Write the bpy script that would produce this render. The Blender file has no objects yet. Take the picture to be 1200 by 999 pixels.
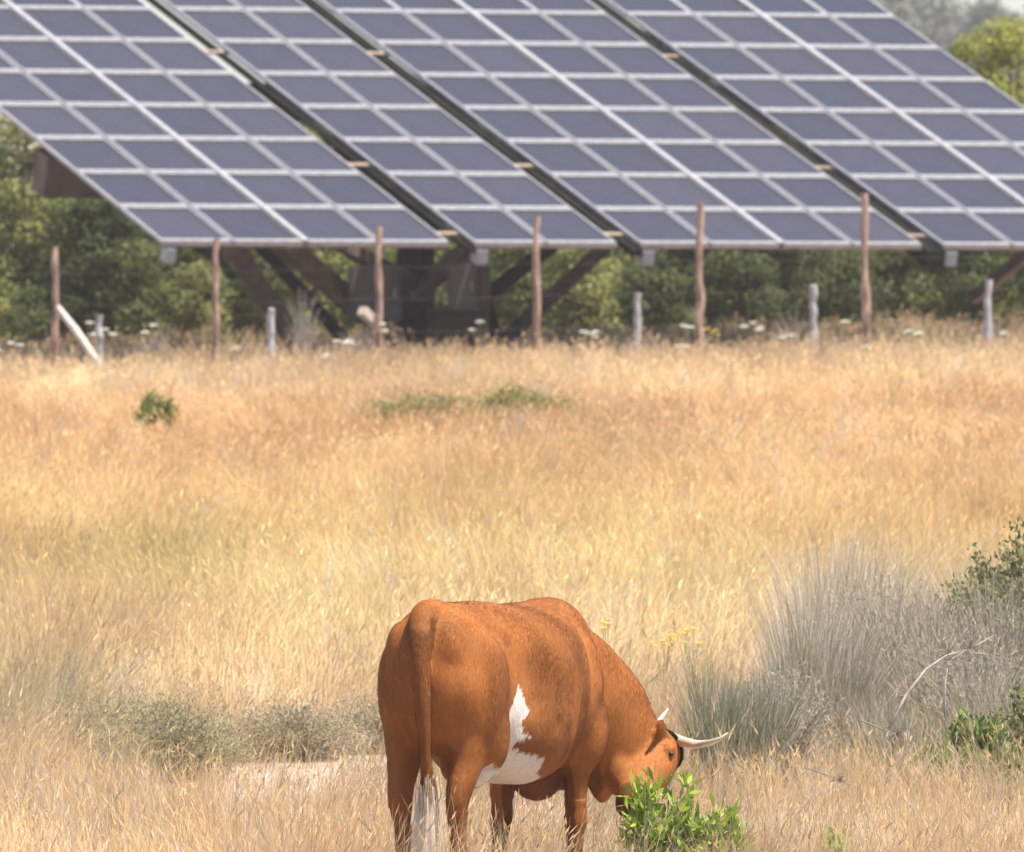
import bpy, bmesh, math, random
import numpy as np
from mathutils import Vector, Matrix
random.seed(7); rng = np.random.default_rng(11)
S = bpy.context.scene; COL = S.collection; R = math.radians

# ------------------------------------------------------------------ camera, light, sky
H = 3.43; FPX = 19600.0; PITCH = math.atan(380.5 / FPX)
cd = bpy.data.cameras.new('camera'); cam = bpy.data.objects.new('camera', cd); COL.objects.link(cam)
cam.location = (0, 0, H); cam.rotation_euler = (R(90) - PITCH, 0, 0)
cd.sensor_width = 36; cd.lens = 36 * FPX / 1200; cd.clip_start = 1; cd.clip_end = 6000
cd.dof.use_dof = True; cd.dof.focus_distance = 71.0; cd.dof.aperture_fstop = 18
S.camera = cam
SUN_EL = 68; SUN_AZ = 113        # azimuth clockwise from +Y (the view direction)
sv = Vector((math.sin(R(SUN_AZ)) * math.cos(R(SUN_EL)), math.cos(R(SUN_AZ)) * math.cos(R(SUN_EL)), math.sin(R(SUN_EL))))
sl = bpy.data.lights.new('sun', 'SUN'); sl.energy = 5.0; sl.angle = R(0.6); sl.color = (1.0, 0.95, 0.87)
so = bpy.data.objects.new('sun', sl); COL.objects.link(so); so.rotation_euler = sv.to_track_quat('Z', 'Y').to_euler()
w = bpy.data.worlds.new('World'); S.world = w; w.use_nodes = True
nt = w.node_tree; bg = nt.nodes['Background']; sk = nt.nodes.new('ShaderNodeTexSky')
sk.sky_type = 'NISHITA'; sk.sun_disc = False; sk.sun_elevation = R(SUN_EL); sk.sun_rotation = R(SUN_AZ)
sk.dust_density = .4; sk.air_density = 1.0; sk.ozone_density = 1.0
sk.altitude = 200
tn = nt.nodes.new('ShaderNodeMixRGB'); tn.blend_type = 'MULTIPLY'; tn.inputs[0].default_value = 1; tn.inputs[2].default_value = (.80, .91, 1.08, 1)
nt.links.new(sk.outputs[0], tn.inputs[1]); nt.links.new(tn.outputs[0], bg.inputs[0]); bg.inputs[1].default_value = 0.076
vs = S.view_settings; vs.view_transform = 'Standard'; vs.look = 'None'; vs.gamma = 1; vs.exposure = 1.10
S.render.engine = 'CYCLES'
try:
    S.cycles.max_bounces = 8; S.cycles.volume_bounces = 1; S.cycles.transparent_max_bounces = 8
except Exception: pass

# ------------------------------------------------------------------ helpers
def g(x, y):
    """ground height: the far side of the field climbs a little to the right"""
    x = np.asarray(x, float); y = np.asarray(y, float)
    s = np.clip((y - 110) / 110, 0, 1); s = s * s * (3 - 2 * s)
    f2 = np.clip((y - 300) / 600, 0, 1)
    return s * 0.02 * np.clip(x, -60, 60) * (1 - f2) + 0.03 * np.sin(x * .7 + 1) * np.sin(y * .31)

def tag(o, label=None, cat=None, group=None, kind=None):
    if label: o['label'] = label
    if cat: o['category'] = cat
    if group: o['group'] = group
    if kind: o['kind'] = kind
    return o
def thing(name, loc, label, cat, group=None, rz=0):
    o = bpy.data.objects.new(name, None); COL.objects.link(o); o.location = loc; o.rotation_euler = (0, 0, rz)
    o.empty_display_size = .1
    return tag(o, label, cat, group)
def link(name, me, m, parent=None):
    o = bpy.data.objects.new(name, me); COL.objects.link(o)
    if m is not None and len(me.materials) == 0: me.materials.append(m)
    if parent is not None: o.parent = parent
    return o
def copy_tree(o, parent=None):
    c = o.copy(); COL.objects.link(c); c.parent = parent
    for ch in list(o.children): copy_tree(ch, c)
    return c
def np_mesh(name, V, F, colr=None, smooth=False):
    """V (n,3), F (m,k) all faces with the same number of corners"""
    me = bpy.data.meshes.new(name); n = len(V); m, k = F.shape
    me.vertices.add(n); me.vertices.foreach_set('co', V.astype(np.float32).ravel())
    me.loops.add(m * k); me.loops.foreach_set('vertex_index', F.astype(np.int32).ravel())
    me.polygons.add(m); me.polygons.foreach_set('loop_start', (np.arange(m) * k).astype(np.int32))
    try: me.polygons.foreach_set('loop_total', np.full(m, k, np.int32))
    except Exception: pass
    if smooth: me.polygons.foreach_set('use_smooth', np.ones(m, bool))
    if colr is not None:
        a = me.attributes.new('tint', 'FLOAT_COLOR', 'POINT')
        c4 = np.ones((n, 4), np.float32); c4[:, :3] = colr; a.data.foreach_set('color', c4.ravel())
    me.update(calc_edges=True); me.validate()
    return me
def bm_mesh(name, bm, smooth=False):
    me = bpy.data.meshes.new(name); bm.normal_update(); bm.to_mesh(me); bm.free()
    if smooth:
        for p in me.polygons: p.use_smooth = True
    return me

# materials ---------------------------------------------------------
def mat(name):
    m = bpy.data.materials.new(name); m.use_nodes = True
    return m, m.node_tree, m.node_tree.nodes['Principled BSDF']
def surf(name, c1, c2, scale=8, rough=.8, bump=.2, metal=0, detail=6, stretch=(1, 1, 1)):
    m, t, p = mat(name); n = t.nodes
    tc = n.new('ShaderNodeTexCoord'); mp = n.new('ShaderNodeMapping'); mp.inputs['Scale'].default_value = stretch
    no = n.new('ShaderNodeTexNoise'); no.inputs['Scale'].default_value = scale; no.inputs['Detail'].default_value = detail
    r = n.new('ShaderNodeValToRGB'); r.color_ramp.elements[0].position = .35; r.color_ramp.elements[1].position = .65
    r.color_ramp.elements[0].color = (*c1, 1); r.color_ramp.elements[1].color = (*c2, 1)
    t.links.new(tc.outputs['Object'], mp.inputs[0]); t.links.new(mp.outputs[0], no.inputs['Vector'])
    t.links.new(no.outputs[0], r.inputs[0]); t.links.new(r.outputs[0], p.inputs['Base Color'])
    b = n.new('ShaderNodeBump'); b.inputs['Strength'].default_value = bump; b.inputs['Distance'].default_value = .02
    t.links.new(no.outputs[0], b.inputs['Height']); t.links.new(b.outputs[0], p.inputs['Normal'])
    p.inputs['Roughness'].default_value = rough; p.inputs['Metallic'].default_value = metal
    return m
def leafmat(name, trans=.35, rough=.6, gain=1.0):
    """colour comes from the mesh's own per-blade tint; light passes through thin leaves"""
    m, t, p = mat(name); n = t.nodes
    a = n.new('ShaderNodeAttribute'); a.attribute_name = 'tint'
    mx = n.new('ShaderNodeMixShader'); mx.inputs[0].default_value = trans
    tr = n.new('ShaderNodeBsdfTranslucent'); out = n['Material Output']
    t.links.new(a.outputs['Color'], p.inputs['Base Color']); t.links.new(a.outputs['Color'], tr.inputs[0])
    t.links.new(p.outputs[0], mx.inputs[1]); t.links.new(tr.outputs[0], mx.inputs[2]); t.links.new(mx.outputs[0], out.inputs[0])
    p.inputs['Roughness'].default_value = rough; p.inputs['Specular IOR Level'].default_value = .05
    return m
M_GRASS = leafmat('dry_grass', .42); M_LEAF = leafmat('leaves', .3, .5); M_REED = leafmat('reeds', .2)
M_BARK = surf('bark', (.10, .075, .055), (.20, .16, .12), 6)
M_TWIG = surf('dead_wood', (.17, .145, .12), (.32, .28, .24), 12)
M_RUST = surf('rusty_post', (.13, .06, .04), (.42, .29, .21), 3, .85, .4, stretch=(6, 6, 1))
M_STAKE = surf('weathered_stake', (.20, .19, .19), (.42, .40, .40), 6, stretch=(5, 5, 1))
M_PALEWOOD = surf('pale_brace', (.36, .29, .23), (.62, .54, .46), 6, stretch=(5, 5, 1))
M_STEEL = surf('brown_steel', (.09, .065, .055), (.15, .115, .10), 3, .7, .05)
M_DARK = surf('dark_steel', (.010, .0095, .009), (.020, .018, .016), 3, .85, .05)
M_GALV = surf('galvanised_steel', (.17, .18, .21), (.25, .26, .30), 5, .45, .03, .3)
M_BRACKET = surf('tan_bracket', (.20, .14, .09), (.32, .23, .16), 5, .7, .05)
M_CAB = surf('grey_cabinet', (.085, .08, .08), (.12, .115, .11), 2, .8, .03); M_CABB = surf('brown_cabinet', (.06, .045, .038), (.09, .07, .058), 2, .8, .03)
for m_ in (M_DARK, M_STEEL, M_CAB, M_CABB): m_.node_tree.nodes['Principled BSDF'].inputs['Specular IOR Level'].default_value = .04
M_ALU = surf('aluminium_frame', (.26, .25, .25), (.38, .36, .355), 14, .5, .05, .1)
M_WIRE = surf('wire', (.05, .045, .04), (.09, .08, .07), 5)

# ------------------------------------------------------------------ noise for numpy
def vnoise(x, y, seed=0):
    def hsh(i, j):
        v = np.sin(i * 127.1 + j * 311.7 + seed * 74.7) * 43758.5453
        return v - np.floor(v)
    i = np.floor(x); j = np.floor(y); fx = x - i; fy = y - j
    fx = fx * fx * (3 - 2 * fx); fy = fy * fy * (3 - 2 * fy)
    return (hsh(i, j) * (1 - fx) + hsh(i + 1, j) * fx) * (1 - fy) + (hsh(i, j + 1) * (1 - fx) + hsh(i + 1, j + 1) * fx) * fy

# ------------------------------------------------------------------ setting: ground
xs = np.unique(np.concatenate([np.linspace(-3000, -60, 12), np.linspace(-60, -12, 13), np.linspace(-12, 12, 61), np.linspace(12, 60, 13), np.linspace(60, 3000, 12)]))
ys = np.unique(np.concatenate([np.linspace(-300, 50, 8), np.linspace(50, 260, 260), np.linspace(260, 600, 30), np.linspace(600, 5000, 16)]))
X, Y = np.meshgrid(xs, ys); V = np.stack([X.ravel(), Y.ravel(), g(X, Y).ravel()], 1)
nx = len(xs); I = (np.arange(len(ys) - 1)[:, None] * nx + np.arange(nx - 1)).ravel()
gm, t, p = mat('dry_soil'); n = t.nodes
tc = n.new('ShaderNodeTexCoord'); n1 = n.new('ShaderNodeTexNoise'); n1.inputs['Scale'].default_value = .6; n1.inputs['Detail'].default_value = 8
n2 = n.new('ShaderNodeTexNoise'); n2.inputs['Scale'].default_value = 14; n2.inputs['Detail'].default_value = 6
r1 = n.new('ShaderNodeValToRGB'); e = r1.color_ramp.elements; e[0].position = .35; e[1].position = .7
e[0].color = (.38, .285, .205, 1); e[1].color = (.58, .455, .36, 1)
mx = n.new('ShaderNodeMixRGB'); mx.blend_type = 'MULTIPLY'; mx.inputs[0].default_value = .5
r2 = n.new('ShaderNodeValToRGB'); r2.color_ramp.elements[0].color = (.5, .45, .4, 1); r2.color_ramp.elements[0].position = .3; r2.color_ramp.elements[1].position = .7
bp = n.new('ShaderNodeBump'); bp.inputs['Strength'].default_value = .6; bp.inputs['Distance'].default_value = .05
for a in (n1, n2): t.links.new(tc.outputs['Object'], a.inputs['Vector'])
t.links.new(n1.outputs[0], r1.inputs[0]); t.links.new(n2.outputs[0], r2.inputs[0]); t.links.new(r1.outputs[0], mx.inputs[1]); t.links.new(r2.outputs[0], mx.inputs[2])
t.links.new(mx.outputs[0], p.inputs['Base Color']); t.links.new(n2.outputs[0], bp.inputs['Height']); t.links.new(bp.outputs[0], p.inputs['Normal']); p.inputs['Roughness'].default_value = .95
gr = link('ground', np_mesh('ground', V, np.stack([I, I + 1, I + nx + 1, I + nx], 1)), gm); tag(gr, kind='structure')

# ------------------------------------------------------------------ blades
def blades(P, hgt, lean, width, col, segs=3, tip=.15, bendpow=1.8, face=None):
    """ribbon per blade; P (n,3) bases, lean (n,2) tip offset as a share of height"""
    n = len(P); ang = rng.uniform(0, math.pi, n) if face is None else face
    side = np.stack([np.cos(ang), np.sin(ang) * .5, np.zeros(n)], 1)
    T = np.linspace(0, 1, segs + 1); V = np.zeros((n, (segs + 1) * 2, 3))
    droop = np.clip((lean ** 2).sum(1), 0, .8) * .45
    for k, tt in enumerate(T):
        c = P.copy(); c[:, :2] += lean * (hgt * tt ** bendpow)[:, None]; c[:, 2] += hgt * (tt - droop * tt ** 3)
        wd = width * (1 - (1 - tip) * tt ** 1.5) * .5
        V[:, 2 * k] = c - side * wd[:, None]; V[:, 2 * k + 1] = c + side * wd[:, None]
    b = (np.arange(n) * (segs + 1) * 2)[:, None]
    F = np.concatenate([np.stack([b[:, 0] + 2 * k, b[:, 0] + 2 * k + 1, b[:, 0] + 2 * k + 3, b[:, 0] + 2 * k + 2], 1) for k in range(segs)])
    C = np.repeat(col, (segs + 1) * 2, axis=0)
    tipc = P.copy(); tipc[:, :2] += lean * hgt[:, None]; tipc[:, 2] += hgt * (1 - droop)
    return V.reshape(-1, 3), F, C, tipc
class Acc:
    def __init__(s): s.V = []; s.F = []; s.C = []; s.n = 0
    def add(s, V, F, C):
        s.V.append(V); s.F.append(F + s.n); s.C.append(C); s.n += len(V)
    def mesh(s, name): return np_mesh(name, np.concatenate(s.V), np.concatenate(s.F), np.concatenate(s.C))
def spindles(P, d, L, wd, col):
    """flat pointed seed heads, two crossed quads each; P centre base, d direction"""
    n = len(P); out = []
    a = np.cross(d, rng.normal(size=(n, 3))); a /= np.linalg.norm(a, axis=1)[:, None] + 1e-9; b = np.cross(d, a)
    V = np.zeros((n, 8, 3)); Ls = L[:, None]; W = wd[:, None] * .5
    for q, s in enumerate((a, b)):
        V[:, 4 * q] = P; V[:, 4 * q + 1] = P + d * Ls * .4 + s * W; V[:, 4 * q + 2] = P + d * Ls; V[:, 4 * q + 3] = P + d * Ls * .4 - s * W
    base = (np.arange(n) * 8)[:, None]
    F = np.concatenate([base + np.arange(4), base + 4 + np.arange(4)])
    return V.reshape(-1, 3), F, np.repeat(col, 8, axis=0)

ZC = [(60, (.48, .335, .185)), (72, (.52, .365, .20)), (84, (.53, .385, .215)), (95, (.55, .405, .22)), (103, (.55, .41, .21)), (115, (.55, .42, .21)),
      (125, (.55, .395, .19)), (140, (.55, .375, .185)), (158, (.55, .372, .195)), (175, (.53, .35, .185)), (190, (.55, .385, .21)), (214, (.49, .37, .22))]
ZD = np.array([z[0] for z in ZC]); ZR = np.array([z[1] for z in ZC])
def field_col(x, y, n):
    yy = y + 9 * (vnoise(x * .35, y * .05, 5) - .5) * 2
    c = np.stack([np.interp(yy, ZD, ZR[:, k]) for k in range(3)], 1)
    pn = vnoise(x * .8, y * .07, 1) * .6 + vnoise(x * 2.3, y * .25, 2) * .4
    c *= (.76 + .50 * pn)[:, None]
    grn = np.clip(vnoise(x * .9, y * .09, 9) * 1.8 - .95, 0, 1) * np.exp(-((y - 116) / 16) ** 2) * .55
    c = c * (1 - grn[:, None]) + np.array([.40, .41, .15]) * grn[:, None]
    wd = np.clip(vnoise(x * 2.1, y * .3, 12) * 2.2 - 1.15, 0, 1) * .62 * (y < 98); c = c * (1 - wd[:, None]) + np.array([.27, .27, .16]) * wd[:, None]
    bd = np.clip(vnoise(x * .5, y * .16, 15) * 2 - 1, 0, 1) * .30; c = c * (1 - bd[:, None] * np.array([.6, .74, .86]))
    return c
def bare(x, y):
    """worn dirt strip left of the cow where hardly anything grows"""
    cx = -.86 + (y - 85) * .12
    return np.exp(-((x - cx) / .58) ** 4 - ((y - 83.6) / 3.8) ** 4)
def grass(name, y0, y1, dens, hmean, wid, tuft, tint=1.0, marg=1.6, label=None, heads=.2):
    A = Acc(); area = 0
    ny = 400; yb = np.linspace(y0, y1, ny)
    hw = yb * 600 / FPX + marg; pr = hw / hw.sum(); n = int((2 * hw).mean() * (y1 - y0) * dens / tuft)
    ty = rng.choice(yb, n, p=pr) + rng.uniform(-.5, .5, n) * (y1 - y0) / ny
    tx = rng.uniform(-1, 1, n) * (ty * 600 / FPX + marg)
    cl = .55 * vnoise(tx * 1.3, ty * .4, 21) + .45 * vnoise(tx * 4, ty * 1.2, 22)
    th = hmean * (.45 + 1.1 * cl) * rng.uniform(.8, 1.2, n)
    tc_ = field_col(tx, ty, n) * rng.uniform(.82, 1.2, n)[:, None]
    grey = (rng.random(n) < .06 * (ty < 92) + .02)
    tc_[grey] = tc_[grey].mean(1)[:, None] * np.array([1.05, .98, .88])
    wa = vnoise(tx * .55, ty * .12, 31) * 9.0; wm = .12 + .5 * vnoise(tx * 1.1, ty * .25, 32) ** 2
    tl = rng.normal(0, .16, (n, 2)) + np.stack([np.cos(wa) * wm + .08, np.sin(wa) * wm * .6], 1)
    rep = np.repeat(np.arange(n), tuft); m = len(rep)
    x = tx[rep] + rng.normal(0, .05, m); y = ty[rep] + rng.normal(0, .07, m)
    h = th[rep] * rng.uniform(.55, 1.15, m)
    keep = np.ones(m, bool)
    if y0 < 100:
        b = bare(x, y); h = h * (1 - .80 * b); keep &= rng.random(m) > b * .62
        h = h * (1 + .22 * np.clip((71 - y) / 3, 0, 1))
        cow = (np.abs(x - .1) < .5) & (y > 70) & (y < 71.4); h = np.where(cow, h * .8, h)
    x, y, h, rep = x[keep], y[keep], h[keep], rep[keep]; m = len(x)
    P = np.stack([x, y, g(x, y) - .01], 1)
    lean = tl[rep] + rng.normal(0, .2, (m, 2))
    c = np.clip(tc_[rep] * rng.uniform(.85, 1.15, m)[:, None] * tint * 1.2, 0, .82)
    wv = wid * rng.uniform(.6, 1.4, m)
    V, F, C, tips = blades(P, h, lean, wv, c)
    A.add(V, F, C)
    hd = rng.random(m) < heads
    if hd.any():
        d = np.stack([lean[hd, 0] * 1.4, lean[hd, 1] * 1.4, np.full(hd.sum(), .8)], 1); d += rng.normal(0, .2, d.shape); d /= np.linalg.norm(d, axis=1)[:, None]
        k = hd.sum(); L = rng.uniform(.04, .08, k) * (1 if y0 < 90 else 1.2); hc = np.clip(c[hd] * np.array([1.18, 1.16, 1.15]), 0, .8)
        V, F, C = spindles(tips[hd] - d * .02, d, L, wid * rng.uniform(1.3, 2.0, k), hc); A.add(V, F, C)
    o = link(name, A.mesh(name), M_GRASS); tag(o, label, kind='stuff', cat='grass')
    return o
grass('near_grass', 63.5, 92, 420, .33, .0042, 12, tint=.92, label='dry straw and oat grass around the cow and along the bottom of the field', marg=1.3, heads=.16)
grass('meadow_grass', 92, 150, 190, .42, .0065, 10, label='pale golden meadow grass stretching behind the cow', marg=2.0)
grass('far_grass', 150, 211, 110, .33, .0115, 10, label='orange tan grass in the far half of the field up to the fence', marg=3, heads=.22)
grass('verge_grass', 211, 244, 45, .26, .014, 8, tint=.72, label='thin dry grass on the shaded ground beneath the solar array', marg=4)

grass('fence_weeds', 204, 217, 22, .36, .012, 7, tint=.85, label='taller dry weeds growing along the foot of the fence', marg=3, heads=.5)
# tall barley-like stalks standing out against the rest
A = Acc(); n = 420
y = rng.uniform(65.5, 104, n); x = rng.uniform(-1, 1, n) * (y * 600 / FPX + .8); ok = bare(x, y) < .3; x, y = x[ok], y[ok]; n = len(x)
P = np.stack([x, y, g(x, y)], 1); h = rng.uniform(.34, .56, n); lean = rng.normal(0, .28, (n, 2)); c = np.tile([.56, .45, .29], (n, 1)) * rng.uniform(.7, 1.15, n)[:, None]
V, F, C, tips = blades(P, h, lean, np.full(n, .0035), c); A.add(V, F, C)
d = np.stack([lean[:, 0] * 1.6, lean[:, 1] * 1.6, np.full(n, .8)], 1); d /= np.linalg.norm(d, axis=1)[:, None]
V, F, C = spindles(tips - d * .01, d, rng.uniform(.05, .08, n), rng.uniform(.007, .012, n), np.clip(c * 1.2, 0, .78)); A.add(V, F, C)
for k in range(6):
    dd = d + rng.normal(0, .22, d.shape); dd /= np.linalg.norm(dd, axis=1)[:, None]
    V, F, C = spindles(tips + d * .02, dd, rng.uniform(.07, .11, n), np.full(n, .002), c); A.add(V, F, C)
tag(link('bearded_grass', A.mesh('bearded_grass'), M_GRASS), 'taller pale bearded seed heads rising among the straw near the cow', 'grass', kind='stuff')

# ------------------------------------------------------------------ plants
def tube_bm(bm, pts, rad, n=7, cap=True):
    rings = []
    for i, p_ in enumerate(pts):
        p_ = Vector(p_); a = Vector(pts[max(i - 1, 0)]); b = Vector(pts[min(i + 1, len(pts) - 1)]); d = (b - a).normalized()
        u = d.cross(Vector((0, 1, 0.01))); u = u.normalized() if u.length > .05 else d.cross(Vector((1, 0, 0))).normalized(); v = d.cross(u)
        rings.append([bm.verts.new(p_ + (u * math.cos(2 * math.pi * k / n) + v * math.sin(2 * math.pi * k / n)) * rad[i]) for k in range(n)])
    for a, b in zip(rings, rings[1:]):
        for k in range(n): bm.faces.new((a[k], a[(k + 1) % n], b[(k + 1) % n], b[k]))
    if cap: bm.faces.new(rings[0][::-1]); bm.faces.new(rings[-1])
def leaf_quads(P, D, L, W, col, up=.3, nrm=None):
    """pointed leaves: P base (n,3), D direction"""
    n = len(P); s = np.cross(D, rng.normal(0, 1, (n, 3)) + np.array([0, 0, up * 3]) if nrm is None else nrm); s /= np.linalg.norm(s, axis=1)[:, None] + 1e-9
    V = np.zeros((n, 4, 3)); V[:, 0] = P; V[:, 1] = P + D * (L * .5)[:, None] + s * (W * .5)[:, None]; V[:, 2] = P + D * L[:, None]; V[:, 3] = P + D * (L * .5)[:, None] - s * (W * .5)[:, None]
    b = (np.arange(n) * 4)[:, None]
    return V.reshape(-1, 3), b + np.arange(4), np.repeat(col, 4, axis=0)
def unit(v): return v / (np.linalg.norm(v, axis=-1, keepdims=True) + 1e-9)

def tree(name, x, y, top, rx, ry, label, group, base=.1, cols=((.115, .155, .045), (.055, .085, .03)), leaf=.05, nclump=70, per=170, seed=1, trunkr=.09, cat='tree', skirt=.42, clump=1.0):
    """a shrubby tree: trunk and limbs plus many small leaves in clumps of uneven size"""
    r = np.random.default_rng(seed); z0 = float(g(x, y)); hgt = top
    root = thing(name, (x, y, z0), label, cat, group)
    cz = base + (hgt - base) * .52; rz = (hgt - base) * .5
    u = unit(r.normal(size=(nclump, 3))); rad = r.uniform(.25, 1, nclump) ** .6
    K = u * rad[:, None] * np.array([rx, ry, rz]) * .86
    K[:, :2] *= (1 - .35 * np.clip(K[:, 2:3] / rz, 0, 1)); K[:, 2] += cz + r.normal(0, .1, nclump)
    lowk = r.random(nclump) < skirt; K[lowk, 2] = r.uniform(.05, cz, lowk.sum()); K[lowk, :2] = r.uniform(-1, 1, (lowk.sum(), 2)) * np.array([rx, ry]) * .95
    K[:, 2] = np.clip(K[:, 2], base, hgt - .12)
    cr = clump * r.uniform(.20, .46, nclump) * min(1, rx / 1.2) ** .5
    bm = bmesh.new()
    tube_bm(bm, [(0, 0, -.05), (.03, .02, cz * .35), (-.05, .03, cz * .8), (0, 0, cz * 1.25)], [trunkr, trunkr * .8, trunkr * .55, trunkr * .2])
    for k in K[:: max(1, nclump // 18)]:
        s = (0, 0, max(.1, min(k[2] * .5, cz))); m_ = [(s[i] + k[i]) / 2 + random.uniform(-.08, .08) for i in range(3)]
        tube_bm(bm, [s, m_, tuple(k)], [trunkr * .45, trunkr * .3, trunkr * .1], 5)
    link('trunk', bm_mesh('trunk', bm), M_BARK, root)
    cid = np.repeat(np.arange(nclump), per); m = len(cid)
    dirs = unit(r.normal(size=(m, 3))); P = K[cid] + dirs * (cr[cid] * r.uniform(.45, 1, m) ** .5)[:, None] * np.array([1.15, 1, .75])
    P[:, 2] = np.maximum(P[:, 2], .03)
    a, b = np.array(cols[0]), np.array(cols[1]); tone = np.clip(r.uniform(0, 1, nclump)[cid] * .75 + r.uniform(0, .35, m), 0, 1)
    c = a * tone[:, None] + b * (1 - tone[:, None]); c *= r.uniform(.8, 1.2, m)[:, None]
    nr = unit(dirs + np.array([0, 0, .35]) + r.normal(0, .45, (m, 3))); D = unit(np.cross(nr, r.normal(size=(m, 3))))
    L = leaf * r.uniform(.7, 1.5, m); V, F, C = leaf_quads(P, D, L, L * .6, c, nrm=nr)
    link('crown', np_mesh('crown', V, F, C), M_LEAF, root)
    return root
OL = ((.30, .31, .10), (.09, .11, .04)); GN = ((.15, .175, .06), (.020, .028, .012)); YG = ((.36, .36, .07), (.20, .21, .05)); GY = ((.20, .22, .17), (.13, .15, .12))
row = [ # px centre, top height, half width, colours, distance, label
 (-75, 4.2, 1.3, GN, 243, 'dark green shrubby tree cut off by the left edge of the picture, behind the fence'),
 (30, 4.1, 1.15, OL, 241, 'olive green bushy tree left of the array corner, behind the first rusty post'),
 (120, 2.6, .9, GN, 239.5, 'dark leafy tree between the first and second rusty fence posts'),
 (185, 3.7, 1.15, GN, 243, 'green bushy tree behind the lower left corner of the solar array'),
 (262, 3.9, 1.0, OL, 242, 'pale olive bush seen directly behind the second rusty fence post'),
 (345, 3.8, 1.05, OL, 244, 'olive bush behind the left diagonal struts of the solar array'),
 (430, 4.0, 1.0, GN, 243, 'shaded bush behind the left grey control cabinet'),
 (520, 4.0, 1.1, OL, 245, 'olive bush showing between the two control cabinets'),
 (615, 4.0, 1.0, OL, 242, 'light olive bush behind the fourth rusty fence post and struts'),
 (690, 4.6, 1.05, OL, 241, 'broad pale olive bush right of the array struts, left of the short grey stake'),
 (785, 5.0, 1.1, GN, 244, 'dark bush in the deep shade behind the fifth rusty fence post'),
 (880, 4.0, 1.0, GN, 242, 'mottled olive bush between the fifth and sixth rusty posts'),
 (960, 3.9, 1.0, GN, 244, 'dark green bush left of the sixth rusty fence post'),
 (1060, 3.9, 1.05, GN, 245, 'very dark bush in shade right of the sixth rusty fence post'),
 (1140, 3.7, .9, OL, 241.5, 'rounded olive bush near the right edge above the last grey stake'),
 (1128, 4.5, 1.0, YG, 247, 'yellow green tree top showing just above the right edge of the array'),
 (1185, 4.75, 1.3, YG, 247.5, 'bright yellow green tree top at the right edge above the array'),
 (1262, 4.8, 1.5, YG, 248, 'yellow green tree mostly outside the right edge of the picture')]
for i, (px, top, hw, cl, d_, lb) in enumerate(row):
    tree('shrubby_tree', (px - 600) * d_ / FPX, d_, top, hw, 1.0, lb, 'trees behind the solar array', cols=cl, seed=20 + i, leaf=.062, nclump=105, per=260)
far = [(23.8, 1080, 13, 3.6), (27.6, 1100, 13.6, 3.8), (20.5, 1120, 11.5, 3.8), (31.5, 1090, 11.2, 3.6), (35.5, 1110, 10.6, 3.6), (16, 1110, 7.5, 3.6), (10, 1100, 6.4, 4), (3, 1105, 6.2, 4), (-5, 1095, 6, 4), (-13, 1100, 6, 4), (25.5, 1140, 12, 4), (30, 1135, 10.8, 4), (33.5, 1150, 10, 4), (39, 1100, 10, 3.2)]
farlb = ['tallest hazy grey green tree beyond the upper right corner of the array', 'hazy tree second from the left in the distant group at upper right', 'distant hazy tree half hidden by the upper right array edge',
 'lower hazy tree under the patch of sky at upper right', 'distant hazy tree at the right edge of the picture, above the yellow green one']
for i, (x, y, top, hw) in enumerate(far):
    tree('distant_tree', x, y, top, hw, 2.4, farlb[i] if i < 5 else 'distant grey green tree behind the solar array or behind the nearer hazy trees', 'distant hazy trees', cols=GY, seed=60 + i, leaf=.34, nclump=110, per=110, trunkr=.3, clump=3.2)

for i in range(13):
    px = -120 + i * 115
    tree('background_bush', (px - 600) * 256 / FPX, 256, 2.9 + .3 * (i % 3), 1.35, 1.0, 'dark bush in the second row behind the trees beyond the array', 'dark bushes of the second row', cols=GN, seed=140 + i, leaf=.09, nclump=70, per=110, skirt=.5, cat='bush')
for i, (px, tp) in enumerate([(-40, 1.3), (60, 1.1), (150, 1.5), (235, 1.2), (300, 1.6), (375, 1.3), (455, 1.5), (535, 1.2), (610, 1.6), (680, 1.45), (760, 1.2), (860, 1.3), (985, 1.2), (1150, 1.65), (1230, 1.4)]):
    tree('low_bush', (px - 600) * 239 / FPX, 239 + .3 * (i % 3), tp, .62, .55, 'low sunlit bush at the foot of the trees behind the solar array', 'low bushes behind the solar array', cols=(OL, GN, OL)[i % 3] if px < 740 else GN, seed=170 + i, leaf=.055, nclump=46, per=230, skirt=.25, cat='bush', trunkr=.04)
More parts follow.
